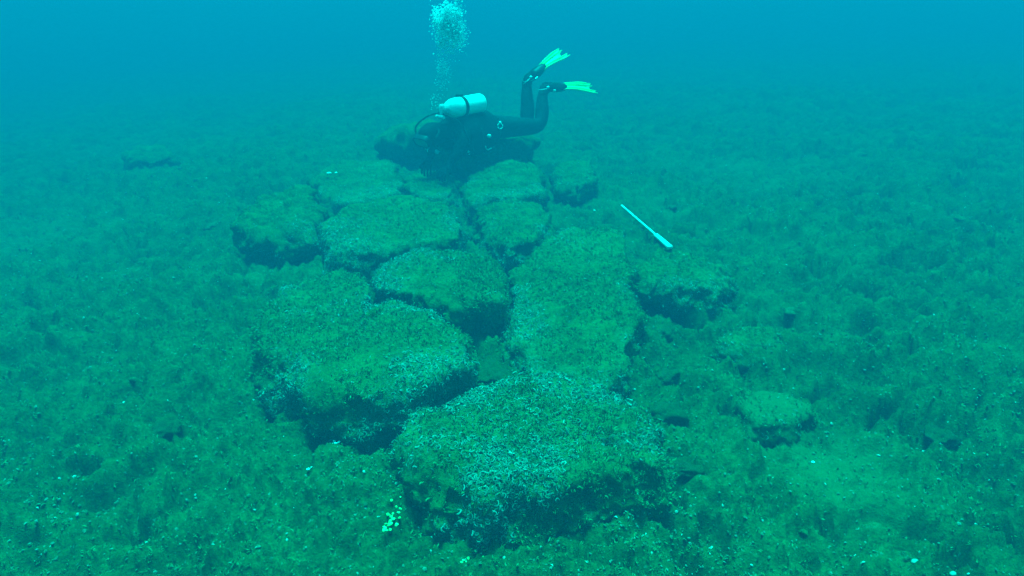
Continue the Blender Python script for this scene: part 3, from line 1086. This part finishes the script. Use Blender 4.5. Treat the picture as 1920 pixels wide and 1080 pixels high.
flank = lambda s, a, k=1.0: PEL + fwd * s + near * .205 * k * math.cos(a) + UP * (-.01 + .19 * k * math.sin(a))
p = flank(.10, .25)
ring('d_ring', p, .022, .004, M_STEEL, vst)
ball('clip', p + Vector((0, -.012, .03)), .013, M_STEEL, vst)
p = flank(.26, -.15, 1.06)
ball('pressure_gauge', p + Vector((0, -.015, .02)), .016, M_STEEL, vst, (1.2, .6, 1))
put('gauge_hose', tube_mesh('gauge_hose', curve_pts([W2L(flank(.34, .3, 1.05)), W2L(flank(.34, -.25, 1.15)), W2L(flank(.27, -.75, 1.2)), W2L(flank(.19, -.55, 1.18))], 8), .007, 8), M_RUB, vst)
put('waist_buckle', tube_mesh('waist_buckle', curve_pts([W2L(flank(.30, -.45, 1.12)), W2L(flank(.26, -.62, 1.16)), W2L(flank(.21, -.60, 1.14))], 5), .006, 6), M_SILI, vst)
for s, a in ((.47, -.2), (.44, -.75), (.40, -.95), (.36, -.9)):
    ball('clip', flank(s, a, .95), .010, M_STEEL, vst, (1, .7, 1.3))

# head gear: mask and regulator mouthpiece
HEAD = PEL + fwd * .73 + UP * .025
face = (fwd * .80 - UP * .60).normalized()
mk = oriented(HEAD + face * .090 + UP * .01, face, UP)
bm = bmesh.new()
segs = 20
pro = [(-.02, 1.0), (.018, 1.08), (.03, 1.0), (.024, .84), (.0, .8)]
rr = []
for (xx, k) in pro:
    rr.append([bm.verts.new((xx, .078 * k * math.copysign(abs(math.cos(a)) ** .6, math.cos(a)), .046 * k * math.copysign(abs(math.sin(a)) ** .6, math.sin(a)) + .012)) for a in np.linspace(0, 2 * math.pi, segs + 1)[:-1]])
for i in range(len(pro) - 1):
    for k in range(segs):
        bm.faces.new((rr[i][k], rr[i][(k + 1) % segs], rr[i + 1][(k + 1) % segs], rr[i + 1][k]))
mask = put('diving_mask', bm_mesh('diving_mask', bm), M_RUB, diver, mk)
bm = bmesh.new()
bm.faces.new([bm.verts.new((.018, .066 * math.copysign(abs(math.cos(a)) ** .6, math.cos(a)), .039 * math.copysign(abs(math.sin(a)) ** .6, math.sin(a)) + .012)) for a in np.linspace(0, 2 * math.pi, 25)[:-1]])
r_ = bmesh.ops.extrude_face_region(bm, geom=bm.faces[:])
for v in [g for g in r_['geom'] if isinstance(g, bmesh.types.BMVert)]:
    v.co.x += .005
link('lens', bm_mesh('lens', bm, True), M_CLEAR, mask)
put('mask_strap', tube_mesh('mask_strap', [W2L(HEAD + near * .108 * math.cos(a) - face * .108 * math.sin(a) * 1.0 + fwd * .03) for a in np.linspace(-.25, math.pi + .25, 18)], .009, 6), M_RUB, diver)
RG = HEAD - fwd * .06 - UP * .125 + fwd * .03
reg = put('regulator_mouthpiece', tube_mesh('regulator_mouthpiece', [W2L(RG + UP * .04), W2L(RG + UP * .02), W2L(RG), W2L(RG - UP * .022), W2L(RG - UP * .03)], [.022, .032, .042, .040, .026], 16), M_RUB, diver)
put('exhaust_tee', tube_mesh('exhaust_tee', [W2L(RG + near * .055 - UP * .01), W2L(RG + near * .02 - UP * .004), W2L(RG - near * .02 - UP * .004), W2L(RG - near * .055 - UP * .01)], [.016, .02, .02, .016], 10), M_SILI, reg)

# ------------------------------------------------------------------ tank on the diver's back
TA, TB = Vector((-.528, 5.44, .722)), Vector((-.255, 5.73, .738))      # shoulder end, base end
tank = empty('scuba_tank', TA, 'shiny white scuba tank strapped on the diver\'s back', 'scuba tank')
tdir = (TB - TA).normalized()
TL = (TB - TA).length
zz = Vector((0, 0, 1))
ty = zz.cross(tdir).normalized()
TM = Matrix((tdir, ty, tdir.cross(ty))).transposed().to_4x4()
TM.translation = TA
tank.matrix_world = TM
rt = .078
prof = [(.0, .026), (.004, .034), (.018, .052), (.042, .064), (.070, .074), (.10, rt), (TL - .02, rt), (TL - .006, rt - .006), (TL, rt - .02)]
link('cylinder', tube_mesh('cylinder', [(a, 0, 0) for a, _ in prof], [b for _, b in prof], 36), M_TANK, tank)
x0 = .155
link('tank_band', tube_mesh('tank_band', [(x0, 0, 0), (x0 + .003, 0, 0), (x0 + .030, 0, 0), (x0 + .033, 0, 0)], [rt + .001, rt + .005, rt + .005, rt + .001], 36, False), M_VEST, tank)
bm = bmesh.new()
bmesh.ops.create_cube(bm, size=1.0, matrix=Matrix.Translation((.174, .02, rt + .008)) @ Matrix.Diagonal((.045, .05, .018, 1)))
bmesh.ops.bevel(bm, geom=bm.edges[:], offset=.004, segments=2, affect='EDGES')
link('cam_buckle', bm_mesh('cam_buckle', bm, True), M_RUB, tank)
link('neck', tube_mesh('neck', [(.002, 0, 0), (-.025, 0, 0), (-.05, 0, 0)], [.020, .018, .018], 14), M_STEEL, tank)
link('valve_knob', tube_mesh('valve_knob', [(-.036, -.028, 0), (-.036, -.040, 0), (-.036, -.072, 0), (-.036, -.078, 0)], [.012, .022, .022, .014], 14), M_SILI, tank)
link('first_stage', tube_mesh('first_stage', [(-.036, .0, -.035), (-.036, 0, .0), (-.036, 0, .030), (-.036, 0, .046)], [.018, .026, .026, .016], 14), M_STEEL, tank)
link('yoke', tube_mesh('yoke', [(-.062, -.045, -.048), (-.058, .0, -.050), (-.062, .045, -.048)], [.013, .016, .013], 10), M_STEEL, tank)
inv = TM.inverted()
loc = lambda v: inv @ Vector(v)
link('regulator_hose', tube_mesh('regulator_hose', curve_pts([loc(TM @ Vector((-.05, .02, -.02))), loc(HEAD - near * .02 + UP * .14), loc(HEAD - near * .16 + UP * .03), loc(RG - near * .10), loc(RG - near * .03)], 8), .007, 8), M_RUB, tank)
link('inflator_hose', tube_mesh('inflator_hose', curve_pts([loc(TM @ Vector((-.05, -.02, -.03))), loc(PEL + fwd * .55 + near * .15 + UP * .12), loc(PEL + fwd * .50 + near * .21 - UP * .02), loc(PEL + fwd * .43 + near * .20 - UP * .12)], 8), .008, 8), M_RUB, tank)

# ------------------------------------------------------------------ exhaled bubbles
def bubbles():
    m, n, l, b = mat_new('air_bubbles')
    b.inputs['Base Color'].default_value = (0.93, 0.96, 0.98, 1)
    b.inputs['Roughness'].default_value = 0.15
    b.inputs['Specular IOR Level'].default_value = 0.8
    tr = n.new('ShaderNodeBsdfTransparent')
    mx = n.new('ShaderNodeMixShader')
    mx.inputs[0].default_value = 0.85
    l.new(tr.outputs[0], mx.inputs[1])
    tl = n.new('ShaderNodeBsdfTranslucent')
    tl.inputs['Color'].default_value = (0.9, 0.95, 1, 1)
    m2 = n.new('ShaderNodeMixShader')
    m2.inputs[0].default_value = 0.45
    l.new(b.outputs[0], m2.inputs[1])
    l.new(tl.outputs[0], m2.inputs[2])
    l.new(m2.outputs[0], mx.inputs[2])
    l.new(mx.outputs[0], n['Material Output'].inputs['Surface'])
    P, S = [], []

    def cloud(k, c, sd, r0, r1, clip=2.2):
        q = rng.normal(0, 1, (k, 3))
        q = q[np.abs(q).max(1) < clip]
        P.append(np.array(c) + q * np.array(sd))
        S.append(rng.uniform(r0, r1, len(q)) ** 1.0)
    for _ in range(78):                                     # ragged puffs making up the newest breath
        c = np.array([-.475, 5.40, 1.335]) + rng.normal(0, 1, 3).clip(-1.6, 1.6) * np.array([.060, .055, .070])
        c[0] += .25 * max(0, 1.34 - c[2]) * rng.uniform(-1, 1)
        w = rng.uniform(.012, .034)
        cloud(int(rng.uniform(16, 46)), c, (w, w, w * rng.uniform(.8, 2.2)), .0025, rng.choice([.006, .009, .014]))
    cloud(70, (-.48, 5.4, 1.39), (.06, .05, .05), .010, .020)
    for _ in range(10):
        c = np.array([-.525, 5.40, 1.06]) + rng.normal(0, 1, 3).clip(-1.8, 1.8) * np.array([.022, .02, .050])
        w = rng.uniform(.008, .022)
        cloud(int(rng.uniform(14, 34)), c, (w, w, w * 2), .002, rng.choice([.005, .008]))
    cloud(2600, (-.475, 5.40, 1.345), (.062, .06, .072), .0010, .0024)
    cloud(500, (-.525, 5.40, 1.06), (.032, .03, .06), .0010, .0022)
    cloud(90, (-.48, 5.4, 1.17), (.030, .03, .04), .002, .006)
    cloud(70, (-.55, 5.38, .92), (.025, .02, .06), .002, .005)
    cloud(36, (-.60, 5.34, .80), (.03, .02, .04), .002, .006)
    for _ in range(6):
        c = np.array([-.41, 5.42, 1.57]) + rng.normal(0, 1, 3) * np.array([.04, .03, .04])
        cloud(40, c, (.018, .018, .02), .003, .010)
    P, S = np.concatenate(P), np.concatenate(S)
    bm = bmesh.new()
    bmesh.ops.create_icosphere(bm, subdivisions=1, radius=1.0)
    sv = np.array([v.co[:] for v in bm.verts])
    sf = np.array([[v.index for v in f.verts] for f in bm.faces])
    bm.free()
    flat = np.where(S > .009, rng.uniform(.35, .6, len(P)), rng.uniform(.6, 1.0, len(P)))
    V = (sv[None] * S[:, None, None] * np.stack([np.ones(len(P)), np.ones(len(P)), flat], 1)[:, None, :] + P[:, None, :]).reshape(-1, 3)
    F = (sf[None] + (np.arange(len(P)) * len(sv))[:, None, None]).reshape(-1, 3)
    link('air_bubbles', np_mesh('air_bubbles', V, F), m, kind='stuff')


bubbles()

# ------------------------------------------------------------------ a little suspended matter in the water
n = 110
d = rng.uniform(1.3, 5.5, n)
P_ = np.stack([rng.uniform(-.8, .8, n) * d, d, rng.uniform(0.25, 1.75, n)], 1)
N_ = rng.normal(0, 1, (n, 3))
N_ /= np.linalg.norm(N_, axis=1, keepdims=True)
link('drifting_particles', flakes_mesh('drifting_particles', P_, N_, rng.uniform(.0006, .0016, n) * (0.7 + 0.15 * d)), M_FLAKES, kind='stuff')
